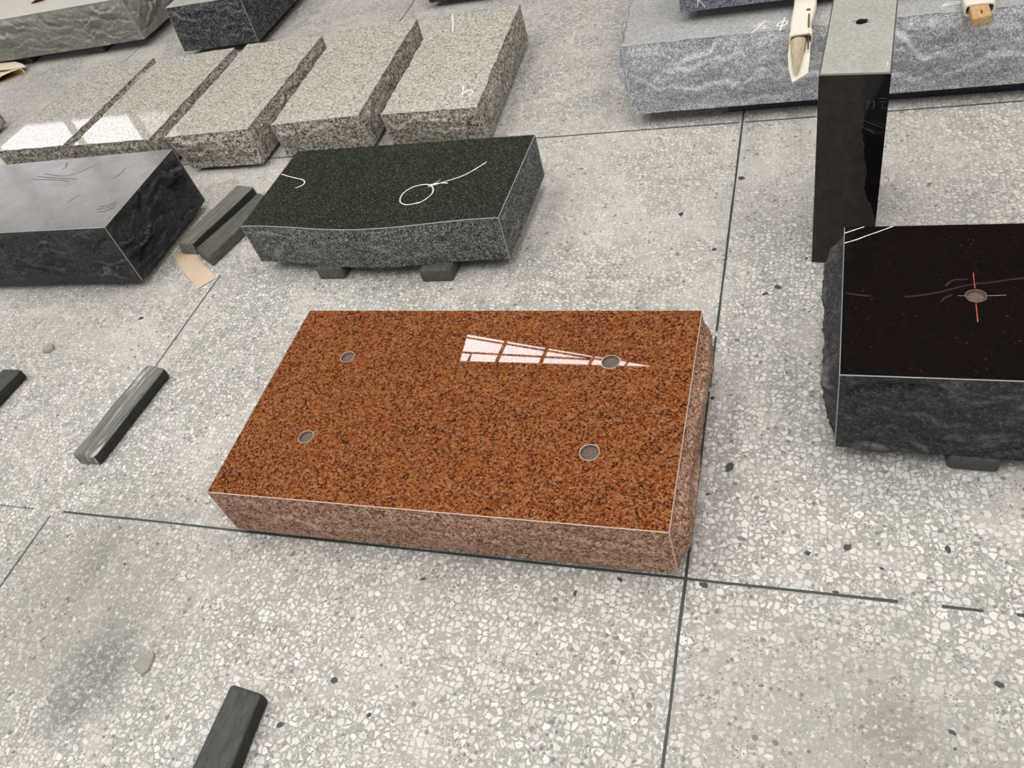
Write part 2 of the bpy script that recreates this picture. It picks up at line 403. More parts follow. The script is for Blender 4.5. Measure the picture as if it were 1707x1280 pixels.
def slab(label, cat, top, bot, zt, zb, mt, mr, me, sides='fblr', holes=(), group=None, bow=0.0, seed=1, name='granite_slab', par=None, tops='polished_top'):
    """stone slab: top (far-left, far-right, near-right, near-left) over bot, four pitched sides, underside"""
    par = par or {}
    T = [V2(p) for p in top]; B = [V2(p) for p in bot]
    cx = sum(p.x for p in B) / 4; cy = sum(p.y for p in B) / 4
    r = thing(name, label, cat, (cx, cy, zb), group)
    def edge(i): return {'b': (0, 1), 'r': (1, 2), 'f': (2, 3), 'l': (3, 0)}[i]
    outs = {'b': (0, 1), 'r': (1, 0), 'f': (0, -1), 'l': (-1, 0)}
    for k in 'fbrl':
        i, j = edge(k); kw = dict(par.get('*', {})); kw.update(par.get(k, {}))
        rock_side(r, T[j], T[i], B[i], B[j], zt - .0018, zb, outs[k], [mr, me], seed=seed + 'fbrl'.index(k) * 2.3, bow=bow if k == 'f' else 0, **kw)
    def run(a, b, o, a_):
        if not a_: return []
        L = (b - a).length; k = int(L / .02); r_ = []
        for q in range(1, k):
            u = q / k; p = a.lerp(b, u); r_.append(p + rag(p, Vector(o), a_) * min(1, u * L / .02, (1 - u) * L / .02))
        return r_
    ra = par.get('*', {}).get('ragged', 0)
    outl = [T[0]] + run(T[0], T[3], (-1, 0), ra) + [T[3]]
    if ra: outl += run(T[3], T[2], (0, -1), ra)
    if bow:
        m = 24
        for k in range(1, m):
            u = k / m; p = T[3].lerp(T[2], u); outl.append(p + Vector((0, -1)) * (bow * .5 * (1 - math.cos(2 * math.pi * u))))
    outl += [T[2]] + run(T[2], T[1], (1, 0), ra) + [T[1]] + run(T[1], T[0], (0, 1), ra)
    top_plate(r, outl, zt, [mt, me], holes, name=tops)
    bo = [B[0], B[3]]
    if bow:
        for k in range(1, m):
            u = k / m; p = B[3].lerp(B[2], u); bo.append(p + Vector((0, -1)) * (bow * .5 * (1 - math.cos(2 * math.pi * u))))
    bo += [B[2], B[1]]
    mesh('underside', [(p.x, p.y, zb) for p in bo], [list(range(len(bo)))[::-1]], mr, r)
    return r

def batten(label, top, zt, zb, mt, ms, group=None, name='wooden_batten', spread=.004, seed=0, r=.008, cat='batten'):
    """short timber with worn round edges; top = four corners"""
    T = [V2(p) for p in top]; c = sum(T, Vector((0, 0))) / 4
    bm = bmesh.new()
    ax = ((T[0] + T[1]) / 2 - (T[2] + T[3]) / 2); ang = math.atan2(ax.y, ax.x) - math.pi / 2
    R = Matrix.Rotation(-ang, 2)
    lt = [R @ (p - c) for p in T]
    v = [bm.verts.new((p.x, p.y, zt - zb)) for p in lt] + [bm.verts.new((p.x * 1.03, p.y * 1.006, 0)) for p in lt]
    bm.faces.new(v[0:4]); bm.faces.new(v[4:8][::-1])
    for i in range(4): bm.faces.new((v[i], v[4 + i], v[4 + (i + 1) % 4], v[(i + 1) % 4]))
    bmesh.ops.recalc_face_normals(bm, faces=bm.faces)
    long = [e for e in bm.edges if abs((e.verts[0].co - e.verts[1].co).y) > .1]
    bmesh.ops.subdivide_edges(bm, edges=long, cuts=14, use_grid_fill=True)
    bmesh.ops.bevel(bm, geom=[e for e in bm.edges if e.calc_face_angle(0) > .6], offset=min(r, (zt - zb) * .3), segments=3, affect='EDGES', profile=.6)
    for q in bm.verts:
        k = noise.noise_vector(Vector((q.co.x * 14 + seed, q.co.y * 7, q.co.z * 14))) * .0035
        q.co += Vector((k.x, k.y, k.z * .6 if q.co.z > .006 else 0))
    me = bpy.data.meshes.new(name); bm.normal_update()
    for f in bm.faces: f.material_index = 0 if f.normal.z > .55 or f.normal.y < -.75 else 1; f.smooth = True
    bm.to_mesh(me); bm.free(); me.materials.append(mt); me.materials.append(ms)
    o = bpy.data.objects.new(name, me); COL.objects.link(o); o.location = (c.x, c.y, zb); o.rotation_euler = (0, 0, ang)
    return tag(o, label, cat, group)

# ------------------------------------------------------------------ the hall
X0, X1, Y0, Y1, ZC = -16.0, 8.0, -6.0, 9.0, 6.0
def structure(name, verts, faces, mat, mi=None, label=None):
    o = mesh(name, verts, faces, mat, None, mi); return tag(o, label, None, None, 'structure')
fv = [(X0, Y0, 0), (X1, Y0, 0), (X1, Y1, 0), (X0, Y1, 0)]; ff = [(0, 1, 2, 3)]; fm = [0]
stones = [(-.092, 1.604, .011), (-.062, 1.63, .013), (-.234, 1.785, .009), (-.139, 1.056, .016), (-.165, .775, .011), (.094, .887, .010), (.022, .866, .008), (.072, .789, .007),
          (.151, .848, .006), (.319, .654, .009), (.243, .564, .008), (-.742, .717, .008), (-.754, .426, .007), (-.853, .478, .010), (-.930, .378, .010), (-.327, .767, .008),
          (-.41, .726, .009), (.264, .902, .010), (-.181, 2.111, .014), (-.341, 1.949, .012), (-.190, 1.25, .009), (-.176, .985, .008), (-2.03, 1.51, .014), (.35, 1.83, .012), (.05, 1.62, .008)]
rr = random.Random(3)
for _ in range(110): stones.append((rr.uniform(-3.6, .9), rr.uniform(.25, 3.6), rr.uniform(.0025, .0055)))
for (sx, sy, sr) in stones:
    b = len(fv); m = 11; el = rr.uniform(.5, .95); sr *= .82; a0 = rr.uniform(0, 3)
    for k in range(m):
        a = 2 * math.pi * k / m; q = sr * (1 + rr.uniform(-.38, .3)); dx, dy = q * math.cos(a), q * el * math.sin(a)
        fv.append((sx + dx * math.cos(a0) - dy * math.sin(a0), sy + dx * math.sin(a0) + dy * math.cos(a0), .0005))
    ff.append(tuple(range(b, b + m))); fm.append(1)
structure('floor', fv, ff, [M['floor'], M['inlay']], fm)
# metal divider strips let into the terrazzo, a 1.63 m grid with gaps where they are cemented over
tn = 0
def strip(segs, w=.0048):
    global tn; tn += 1
    vs, fs = [], []
    for (xa, ya, xb, yb) in segs:
        d = Vector((xb - xa, yb - ya)); L = d.length; d.normalize(); s = Vector((-d.y, d.x)); k = max(1, int(L / .06)); b = len(vs)
        for i in range(k + 1):
            p = Vector((xa, ya)) + d * (L * i / k) + s * (noise.noise(Vector((xa * 7 + i * .37, ya * 3, .5))) * .0012); ww = w * .5 * (1 + .35 * noise.noise(Vector((i * .9, xa, ya))))
            vs += [(p.x + s.x * ww, p.y + s.y * ww, .0008), (p.x - s.x * ww, p.y - s.y * ww, .0008)]
        fs += [(b + 2 * i, b + 2 * i + 1, b + 2 * i + 3, b + 2 * i + 2) for i in range(k)]
    o = structure('trim_%d' % tn, vs, fs, M['strip']); fix_up(o, Vector((0, 0, 1)))
strip([(-1.80, .784, -.203, .784), (-.197, .784, .175, .784), (.245, .784, .31, .784), (.36, .784, .9, .784)], .0060)
strip([(-3.4, .784, -2.6, .784), (-2.35, .784, -1.9, .784)], .0022)
strip([(-.2, .1, -.2, 1.27), (-.2, 1.285, -.2, 1.45), (-.2, 1.47, -.2, 5)], .0058)
strip([(-1.833, .3, -1.833, .77), (-1.833, .95, -1.833, 1.72), (-1.833, 1.9, -1.833, 5)], .0040)
strip([(-3.466, .5, -3.466, 5)], .0036)
strip([(-3.4, 2.417, -.21, 2.417), (-.19, 2.417, 2, 2.417)], .0050)
strip([(-4.5, 4.05, 2, 4.05)], .0040)

wall = plain('warm_grey_plaster', (.24, .185, .15), .9, .12, 3)
dark = plain('dark_roof_sheet', (.05, .042, .038), .8, .2, 4)
steel = plain('painted_steel', (.10, .09, .08), .6, .2, 8)
structure('wall_right', [(X1, Y0, 0), (X1, Y1, 0), (X1, Y1, ZC), (X1, Y0, ZC)], [(0, 1, 2, 3)], wall)
structure('wall_left', [(X0, Y0, 0), (X0, Y1, 0), (X0, Y1, ZC), (X0, Y0, ZC)], [(3, 2, 1, 0)], wall)
def holed(name, ax, val, us, vs_, holes, mat):
    """wall or ceiling with rectangular openings cut on a grid"""
    U = sorted(set(us) | {h[0] for h in holes} | {h[1] for h in holes}); W = sorted(set(vs_) | {h[2] for h in holes} | {h[3] for h in holes})
    vv, f = [], []
    for w in W:
        for u in U: vv.append((u, val, w) if ax == 'y' else (u, w, val))
    for j in range(len(W) - 1):
        for i in range(len(U) - 1):
            cu, cw = (U[i] + U[i + 1]) / 2, (W[j] + W[j + 1]) / 2
            if any(h[0] < cu < h[1] and h[2] < cw < h[3] for h in holes): continue
            q = j * len(U) + i; f.append((q, q + 1, q + len(U) + 1, q + len(U)))
    structure(name, vv, f, mat)
def boxes(bl):
    vs, fs = [], []
    for (x0, x1, y0, y1, z0, z1) in bl:
        b = len(vs); vs += [(x, y, z) for z in (z0, z1) for y in (y0, y1) for x in (x0, x1)]
        fs += [tuple(b + i for i in q) for q in ((0, 2, 3, 1), (4, 5, 7, 6), (0, 1, 5, 4), (2, 6, 7, 3), (0, 4, 6, 2), (1, 3, 7, 5))]
    return vs, fs
WIN = (-15.0, -9.45, 3.38, 5.75); WFR = (-9.30, -8.75, 3.38, 5.75); WBK = (-9.0, 3.0, 1.6, 5.0)
SKY = [(-7.2, -5.6, -3.6, 4.25), (-4.2, -2.4, -3.6, 4.25), (-1.0, .8, -3.6, 4.25), (2.2, 3.8, -3.6, 4.25), (5.0, 6.4, -3.6, 4.25)]
TRI = (-4.24, -1.66, 6.59, 7.12)
holed('wall_back', 'y', Y1, (X0, X1), (0, ZC), [WIN, WFR], wall)
holed('wall_front', 'y', Y0, (X0, X1), (0, ZC), [WBK], wall)
holed('ceiling', 'z', ZC, (X0, X1), (Y0, Y1), SKY + [TRI], dark)
wn = 0
def window(quad, mat, frames):
    global wn; wn += 1
    o = structure('window_%d' % wn, quad, [tuple(range(len(quad)))], mat)
    if frames:
        vs, fs = boxes(frames); fo = mesh('window_frame', vs, fs, steel, o)
    return o
day_far = emit('daylight_far_windows', (.97, .955, 1.0), 2.8)
day_dim = emit('daylight_frosted_pane', (.93, .95, 1.0), 1.1)
day_top = emit('daylight_roof_lights', (1.0, .965, .915), 5.6)
day_hot = emit('daylight_bare_roof_light', (1.0, .93, .95), 15.0)
day_back = emit('daylight_blue_open_front', (.92, .955, 1.0), 1.9)
def wallq(w, y): return [(w[0], y, w[2]), (w[1], y, w[2]), (w[1], y, w[3]), (w[0], y, w[3])]
window(wallq(WIN, Y1 + .05), day_far, [(x - .05, x + .05, Y1 - .02, Y1 + .04, WIN[2], WIN[3]) for x in (-14.0, -12.4, -10.62)] + [(WIN[0], WIN[1], Y1 - .02, Y1 + .04, WIN[3] - .1, WIN[3])])
window(wallq(WFR, Y1 + .05), day_dim, [])
window([(a, Y0 - .05, c) for a, c in ((WBK[1], WBK[2]), (WBK[0], WBK[2]), (WBK[0], WBK[3]), (WBK[1], WBK[3]))], day_back, [(x - .06, x + .06, Y0 - .03, Y0 + .04, WBK[2], WBK[3]) for x in (-6, -3, 0)])
for s in SKY:
    window([(s[0], s[3], ZC + .05), (s[1], s[3], ZC + .05), (s[1], s[2], ZC + .05), (s[0], s[2], ZC + .05)], day_top, [(s[0], s[1], y - .05, y + .05, ZC - .03, ZC + .04) for y in (-2, -.5, 1, 2.5)])
# triangular roof light in the valley of the far roof slope: two glazing bars along it, five across
tri = [(-4.22, 7.11), (-1.66, 6.60), (-4.18, 6.625)]
window([(x, y, ZC + .006) for x, y in tri], day_hot, [])
tvs, tfs = [], []
def bar(p, q, w):
    p, q = V2(p), V2(q); d = (q - p).normalized(); s = Vector((-d.y, d.x)) * w * .5; b = len(tvs)
    for z in (ZC - .004, ZC + .004):
        for k in (p + s, p - s, q - s, q + s): tvs.append((k.x, k.y, z))
    tfs.extend([tuple(b + i for i in f) for f in ((0, 1, 2, 3), (7, 6, 5, 4), (0, 4, 5, 1), (1, 5, 6, 2), (2, 6, 7, 3), (3, 7, 4, 0))])
bar((-4.22, 7.05), (-2.3, 6.69), .026); bar((-4.2, 6.775), (-2.4, 6.69), .028)
for x, w in ((-3.64, .05), (-3.05, .05), (-2.42, .04), (-1.98, .03)): bar((x - .03, 6.58), (x, 7.11 - (x + 4.22) * .198), w)
bar((-4.06, 6.6), (-4.06, 6.78), .03)
tf = mesh('window_frame', tvs, tfs, steel, bpy.data.objects['window_%d' % wn])
# dark sheeting that closes the rest of the valley opening around the triangle
structure('trim_%d' % (tn + 1), [(TRI[0], 7.115, ZC), (TRI[1], 6.603, ZC), (TRI[1], TRI[3], ZC), (TRI[0], TRI[3], ZC), (-4.24, 6.59, ZC), (-1.66, 6.59, ZC), (-1.66, 6.597, ZC), (-4.18, 6.622, ZC), (-4.22, 7.115, ZC)], [(0, 1, 2, 3), (4, 5, 6, 7), (4, 7, 8, 0)], dark)
vs, fs = boxes([(X0, X1, y - .1, y + .1, 5.65, 5.9) for y in (4.6, 8.2)])
structure('trim_%d' % (tn + 2), vs, fs, dark)

# ------------------------------------------------------------------ the slabs
def rect(x0, x1, y0, y1): return [(x0, y1), (x1, y1), (x1, y0), (x0, y0)]
# red-brown polished base in the middle
t = [(-1.242, 1.365), (-.213, 1.363), (-.215, .780), (-1.236, .778)]
red = slab('large red-brown polished granite slab with four drilled holes in the centre foreground', 'stone slab', t,
           [(-1.238, 1.36), (-.217, 1.36), (-.212, .783), (-1.238, .778)], .17, .02, M['red_pol'], M['red_rock'], M['red_edge'],
           holes=[(-1.055, 1.197, .0175), (-1.057, .946, .0175), (-.395, 1.199, .0195), (-.395, .949, .0195)], seed=2,
           par={'*': dict(amp=.008, bulge=.006, flake=10), 'r': dict(amp=.012, bulge=.026, flake=7)})
for (hx, hy, hr) in ((-1.055, 1.197, .0175), (-1.057, .946, .0175), (-.395, 1.199, .0195), (-.395, .949, .0195)):
    drill_hole(red, hx, hy, .17, hr, .006, M['hole'], M['hole_rim'])
# dark green slab with a serpentine front
grn = slab('dark green speckled granite slab with curved front edge and white chalk loop', 'stone slab',
           [(-1.639, 2.133), (-.784, 2.122), (-.792, 1.711), (-1.648, 1.723)], [(-1.645, 2.13), (-.784, 2.12), (-.794, 1.712), (-1.650, 1.727)], .19, .045,
           M['grn_pol'], M['grn_rock'], M['grn_edge'], bow=.034, seed=5, par={'*': dict(amp=.006, bulge=.003, flake=9), 'f': dict(amp=.005, bulge=.003, flake=8)})
mark(grn, [[(-1.636, 1.999), (-1.605, 1.985), (-1.574, 1.973), (-1.535, 1.958), (-1.519, 1.942), (-1.522, 1.925), (-1.540, 1.913)]], .19, .0036, M['chalk'])
mark(grn, [[(-1.062, 1.802), (-1.097, 1.792), (-1.127, 1.808), (-1.134, 1.848), (-1.109, 1.882), (-1.067, 1.890), (-1.041, 1.868), (-1.037, 1.835), (-1.060, 1.801), (-1.085, 1.795)],
           [(-1.060, 1.878), (-1.016, 1.898), (-.957, 1.929), (-.905, 1.989)], [(-1.066, 1.886), (-1.03, 1.893), (-1.0, 1.891)], [(-1.06, 1.876), (-1.03, 1.91)]], .19, .0036, M['chalk'])
# five light grey slabs laid in a row
G = [([(-3.287, 3.090), (-2.911, 3.107), (-2.903, 2.368), (-3.289, 2.372)], 'leftmost light grey slab of the row of five, window glare on its near end'),
     ([(-2.865, 3.085), (-2.448, 3.101), (-2.446, 2.354), (-2.846, 2.365)], 'second light grey slab from the left in its row, window glare at one corner'),
     ([(-2.387, 3.121), (-1.993, 3.106), (-1.986, 2.367), (-2.374, 2.361)], 'middle one of the five light grey speckled slabs, behind the two wooden battens'),
     ([(-1.924, 3.132), (-1.553, 3.147), (-1.522, 2.393), (-1.889, 2.382)], 'light grey speckled slab second from right of the row, behind the dark green slab'),
     ([(-1.463, 3.123), (-1.099, 3.151), (-1.057, 2.371), (-1.430, 2.387)], 'light grey speckled slab farthest right of the row, small chalk marks on its top')]
gs = []
for k, (t, lab) in enumerate(G):
    b = [(t[0][0], t[0][1]), (t[1][0] + .005, t[1][1] - .01), (t[2][0] + .002, t[2][1] + .018), (t[3][0] - .004, t[3][1] + .012)]
    if k == 2: b[2] = (-1.98, 2.35); b[3] = (-2.315, 2.352)
    gs.append(slab(lab, 'stone slab', t, b, .16, .02, M['gry_pol'], M['gry_rock'], M['gry_edge'], group='light grey slabs in a row', seed=11 + k * 3.7,
                   par={'*': dict(amp=.011, bulge=.008, flake=9, ragged=.006), 'f': dict(amp=.014, bulge=.010, flake=9)}))
mark(gs[4], [[(-1.389, 3.150), (-1.383, 3.117), (-1.358, 3.05), (-1.337, 2.973)], [(-1.352, 3.09), (-1.34, 3.135)]], .16, .005, M['chalk'])
mark(gs[4], [[(-1.156, 2.531), (-1.146, 2.50), (-1.141, 2.467), (-1.13, 2.497), (-1.104, 2.481), (-1.110, 2.454)]], .16, .005, M['chalk'])
slab('grey speckled slab corner at the left edge, beyond the row of five', 'stone slab', rect(-4.3, -3.80, 2.15, 2.90), rect(-4.3, -3.80, 2.15, 2.90), .16, .02, M['gry_pol'], M['gry_rock'], M['gry_edge'], seed=61,
     par={'*': dict(amp=.009, bulge=.004, flake=9)})
# black block on the left
blk = slab('thick black block at left, dusty grey sheen on top and rough black right end', 'stone slab', [(-3.3, 2.076), (-2.099, 2.094), (-2.088, 1.652), (-3.3, 1.645)], [(-3.3, 2.10), (-2.108, 2.112), (-2.104, 1.662), (-3.3, 1.643)], .26, .03,
           M['blk_hon'], M['blk_rock'], M['blk_edge'], seed=23, par={'*': dict(amp=.024, bulge=.004, flake=8), 'r': dict(amp=.036, bulge=.006, flake=10)})
sx = [[(-2.64, 1.98), (-2.50, 1.955), (-2.42, 1.945)], [(-2.66, 1.965), (-2.5, 1.945), (-2.45, 1.93)], [(-2.62, 1.995), (-2.5, 1.97), (-2.44, 1.99), (-2.40, 2.03)]]
for sc in sx: mark(blk, [sc], .26, .0035, M['bat_side'], name='scratch', lift=.0004)
for q, sc in enumerate(([(-2.20, 1.82), (-2.18, 1.80), (-2.17, 1.772)], [(-2.155, 2.02), (-2.14, 2.00), (-2.16, 1.985)], [(-2.13, 1.95), (-2.125, 1.92), (-2.14, 1.90)], [(-2.42, 1.88), (-2.37, 1.895), (-2.33, 1.89)],
                         [(-2.38, 1.86), (-2.34, 1.872)], [(-2.13, 1.735), (-2.12, 1.715), (-2.135, 1.70)], [(-2.19, 2.045), (-2.15, 2.05), (-2.125, 2.04)])):
    mark(blk, [sc], .26, .005, M['scuff'], name='scuff', lift=.0003)
for sc in ([(-2.13, 1.79), (-2.16, 1.775), (-2.19, 1.765)], [(-2.125, 1.775), (-2.16, 1.758), (-2.195, 1.752)], [(-2.12, 1.76), (-2.15, 1.742), (-2.18, 1.738)], [(-2.25, 1.93), (-2.235, 1.96), (-2.24, 1.995)], [(-2.36, 1.80), (-2.345, 1.83), (-2.33, 1.845)], [(-2.56, 2.06), (-2.54, 2.03), (-2.55, 2.01)]):
    mark(blk, [sc], .26, .004, M['bat_side'], name='scratch', lift=.0004)
# rough grey slab top left, charcoal slab beside it
slab('long olive-grey slab with chiselled front at top left, card curl on top', 'stone slab', [(-5.0, 4.15), (-3.385, 4.15), (-3.390, 3.622), (-5.0, 3.585)], [(-5.0, 4.15), (-3.375, 4.13), (-3.384, 3.622), (-5.0, 3.575)], .27, .05,
     M['olv_pol'], M['olv_rock'], M['olv_edge'], seed=31, par={'*': dict(amp=.030, bulge=.010, flake=8)})
slab('charcoal granite slab with rough front, behind the two left slabs of the row', 'stone slab', rect(-3.0, -2.56, 3.445, 4.05), [(-3.0, 4.05), (-2.545, 4.05), (-2.548, 3.418), (-3.0, 3.42)], .25, .04,
     M['chr_pol'], M['chr_rock'], M['chr_edge'], seed=37, par={'*': dict(amp=.012, bulge=.006, flake=8)})
slab('dark slab at the top edge, only a lower corner showing', 'stone slab', rect(-1.70, -1.25, 3.62, 4.1), rect(-1.70, -1.25, 3.62, 4.1), .24, .03, M['chr_pol'], M['chr_rock'], M['chr_edge'], seed=41)
# big blue-grey slab upper right
blu = slab('wide blue-grey granite slab with chiselled front at upper right, handwriting on top', 'stone slab', [(-.60, 3.35), (1.3, 3.35), (1.3, 2.455), (-.569, 2.486)], [(-.60, 3.35), (1.3, 3.35), (1.3, 2.425), (-.552, 2.436)], .26, .05,
           M['blu_top'], M['blu_rock'], M['blu_edge'], seed=43, par={'*': dict(amp=.020, bulge=.016, flake=5.5, cell=.005, ragged=.010), 'l': dict(amp=.012, bulge=.030, flake=6)}, tops='sawn_top')
mark(blu, [[(-.168, 2.518), (-.148, 2.532), (-.122, 2.545)], [(-.135, 2.556), (-.150, 2.515), (-.172, 2.476)], [(-.142, 2.520), (-.128, 2.515)], [(-.135, 2.518), (-.137, 2.500)], [(-.150, 2.500), (-.118, 2.503)]], .26, .0042, M['chalk'], curve=False)
mark(blu, [[(-.099, 2.508), (-.094, 2.524), (-.074, 2.532), (-.070, 2.516), (-.086, 2.502), (-.099, 2.508)], [(-.077, 2.557), (-.083, 2.515), (-.089, 2.472)], [(-.060, 2.512), (-.056, 2.490)]], .26, .0042, M['chalk'])
mark(blu, [[(.344, 2.516), (.367, 2.531), (.396, 2.531), (.374, 2.519), (.346, 2.513)], [(.374, 2.519), (.41, 2.527)]], .26, .004, M['chalk'])
navy = slab('dark blue-grey slab stacked on the wide blue-grey slab, resting on foam-wrapped sticks', 'stone slab', rect(-.392, .85, 2.592, 3.2), rect(-.392, .85, 2.592, 3.2), .43, .297, M['nav_sawn'], M['nav_sawn'], M['nav_sawn'], seed=47,
            par={'*': dict(amp=.0012, bulge=0, flake=12)}, tops='sawn_top')
mark(navy, [[(-.338, 2.5908, .308), (-.333, 2.5908, .331), (-.331, 2.5908, .361)], [(-.333, 2.5908, .331), (-.313, 2.5908, .304)]], 0, .0045, M['chalk'], up=Vector((0, -1, 0)), curve=False, lift=.0012)

# mirror black slab on the right
mir = slab('mirror-polished black granite slab at right with one hole and a red cross', 'stone slab', [(.079, 1.531), (.95, 1.515), (.95, 1.078), (.066, 1.093)], [(.085, 1.525), (.95, 1.51), (.95, 1.068), (.068, 1.097)], .26, .04,
           M['mir_pol'], M['mir_rock'], M['mir_edge'], holes=[(.310, 1.306, .0175)], seed=53,
           par={'*': dict(amp=.022, bulge=.006, flake=7), 'l': dict(amp=.020, bulge=.032, flake=8)})
drill_hole(mir, .310, 1.306, .26, .0175, .006, M['hole'], M['hole'])
for stroke, w_, m_ in (([(.312, 1.374), (.311, 1.35), (.3105, 1.327)], .0017, 'chalk_red'), ([(.308, 1.286), (.307, 1.26), (.306, 1.234)], .0017, 'chalk_red'),
                      ([(.280, 1.307), (.291, 1.3065)], .0014, 'chalk_pink'), ([(.329, 1.3065), (.345, 1.307), (.361, 1.308)], .0014, 'chalk_pink')):
    mark(mir, [stroke], .26, w_, M[m_], name='red_pencil_mark')
mark(mir, [[(.0785, 1.508), (.099, 1.519), (.119, 1.5285)]], .26, .0024, M['chalk'])
mark(mir, [[(.0785, 1.475), (.103, 1.486), (.123, 1.498), (.151, 1.513), (.176, 1.5275)]], .26, .0024, M['chalk'])
mark(mir, [[(.079, 1.318), (.10, 1.312), (.126, 1.308)], [(.185, 1.305), (.22, 1.310), (.255, 1.320), (.295, 1.336), (.347, 1.346), (.40, 1.356), (.5, 1.36)], [(.26, 1.335), (.275, 1.352), (.30, 1.354)], [(.25, 1.29), (.255, 1.30), (.27, 1.31)]], .26, .0045, M['vein'], name='mineral_vein', lift=.0002)

# upright post, sawn top with a rough hole
px = [(.046, 2.075), (.187, 2.055), (.157, 1.705), (.017, 1.724)]
pst = thing('stone_post', 'upright black stone post with sawn grey top and small rough hole, behind the black slab', 'stone post', (.1, 1.88, 0))
PB = [V2(p) for p in px]; H = .515
top_plate(pst, [PB[0], PB[3], PB[2], PB[1]], H, [M['post_top'], M['post_edge']], holes=[(.106, 1.944, .012)], ch=.003, name='sawn_top')
def panel(name, p, q, mat):
    vs = [(p[0], p[1], H - .0024), (q[0], q[1], H - .0024), (q[0], q[1], 0), (p[0], p[1], 0)]
    return mesh(name, vs, [(3, 2, 1, 0)], mat, pst)
fr = panel('polished_face', PB[3], PB[2], M['post_face'])
panel('polished_side', PB[2], PB[1], M['post_side']); panel('polished_side', PB[0], PB[3], M['post_side']); panel('rear_face', PB[1], PB[0], M['post_side'])
drill_hole(pst, .106, 1.944, H, .012, .03, M['hole_dark'], M['hole_dark'], rag=.5)
mark(pst, [[(.095, 1.950), (.085, 1.948)], [(.113, 1.935), (.122, 1.940)]], H, .006, M['hole_dark'], name='hole_chip', lift=.0003)
mark(pst, [[(.150, 1.732), (.1525, 1.758)]], H, .002, M['chalk'])
# faint pencil figures on its front: a small C7 beside a few dashes, slanting lines below
def onf(u, z): # u = 0..1 across the face
    p = PB[3].lerp(PB[2], u); return (p.x, p.y - .0006, z)
up = Vector(((PB[2] - PB[3]).y, -(PB[2] - PB[3]).x, 0)).normalized()
st = [[onf(.765, .452), onf(.80, .452), onf(.805, .444), onf(.80, .436), onf(.765, .436)], [onf(.69, .452), onf(.73, .452), onf(.705, .434)],
      [onf(.86, .458), onf(.97, .458)], [onf(.88, .450), onf(.97, .450)], [onf(.92, .446), onf(.92, .436), onf(.97, .436)],
      [onf(.66, .408), onf(.95, .388)], [onf(.64, .392), onf(.80, .380), onf(.84, .374)]]
for nm, a, b in (('pencil_letter', 0, 1), ('pencil_digit', 1, 2), ('pencil_dash', 2, 3), ('pencil_dash', 3, 4), ('pencil_hook', 4, 5), ('pencil_line', 5, 6), ('pencil_line', 6, 7)):
    mark(pst, st[a:b], 0, .0018, M['chalk_dim'], name=nm, up=up, curve=False)

# ------------------------------------------------------------------ timbers
g2 = 'spacers under the dark green slab'
batten('grey wooden spacer under the dark green slab, left of its two', [(-1.43, 1.98), (-1.335, 1.98), (-1.342, 1.688), (-1.432, 1.688)], .0445, 0, M['bat_olive'], M['bat_olive'], g2, 'wooden_spacer', seed=3, cat='spacer')
batten('wider grey wooden spacer under the dark green slab, right of its two', [(-1.065, 1.97), (-.965, 1.97), (-.972, 1.668), (-1.070, 1.668)], .0445, 0, M['bat_olive'], M['bat_olive'], g2, 'wooden_spacer', seed=9, cat='spacer')
batten('weathered grey batten beside the rough end of the black block', [(-1.986, 2.170), (-1.904, 2.151), (-1.984, 1.828), (-2.058, 1.835)], .05, 0, M['bat_grey'], M['bat_side'], 'pair of battens on the floor', seed=14)
batten('dark grey batten tucked against the left end of the dark green slab', [(-1.872, 2.125), (-1.795, 2.090), (-1.887, 1.765), (-1.966, 1.812)], .042, 0, M['bat_olive'], M['bat_olive'], 'pair of battens on the floor', seed=21)
batten('pale worn batten lying alone left of the red-brown slab', [(-1.825, 1.274), (-1.748, 1.262), (-1.778, .937), (-1.860, .937)], .04, 0, M['bat_pale'], M['bat_side'], seed=27, r=.012)
batten('dark batten cut off by the left edge of the frame', [(-2.375, 1.243), (-2.298, 1.240), (-2.325, .92), (-2.402, .92)], .04, 0, M['bat_dark'], M['bat_side'], seed=33, r=.012)
batten('black batten at the bottom edge of the frame', [(-1.049, .426), (-.974, .418), (-.966, .12), (-1.05, .12)], .04, 0, M['bat_dark'], M['bat_side'], seed=39, r=.010)
batten('rounded dark wooden spacer under the front of the black granite slab at right', [(.276, 1.35), (.366, 1.35), (.366, 1.082), (.276, 1.086)], .0395, 0, M['bat_dark'], M['bat_dark'], None, 'wooden_spacer', seed=45, r=.012, cat='spacer')
batten('dark spacer under the olive-grey slab, the one nearer its right end', [(-3.83, 3.95), (-3.71, 3.95), (-3.71, 3.642), (-3.832, 3.65)], .0495, 0, M['bat_dark'], M['bat_dark'], 'spacers under the olive-grey slab', 'wooden_spacer', seed=51, cat='spacer')
batten('dark spacer under the olive-grey slab, beside the torn card scrap', [(-4.37, 3.95), (-4.24, 3.95), (-4.24, 3.628), (-4.37, 3.64)], .0495, 0, M['bat_dark'], M['bat_dark'], 'spacers under the olive-grey slab', 'wooden_spacer', seed=57, cat='spacer')
batten('long dark blue timber lying under the front of the wide blue-grey slab', [(1.2, 2.472), (1.2, 2.56), (-.245, 2.575), (-.245, 2.487)], .046, 0, M['bat_blue'], M['bat_blue'], None, 'timber_bearer', seed=63, r=.005, cat='spacer')

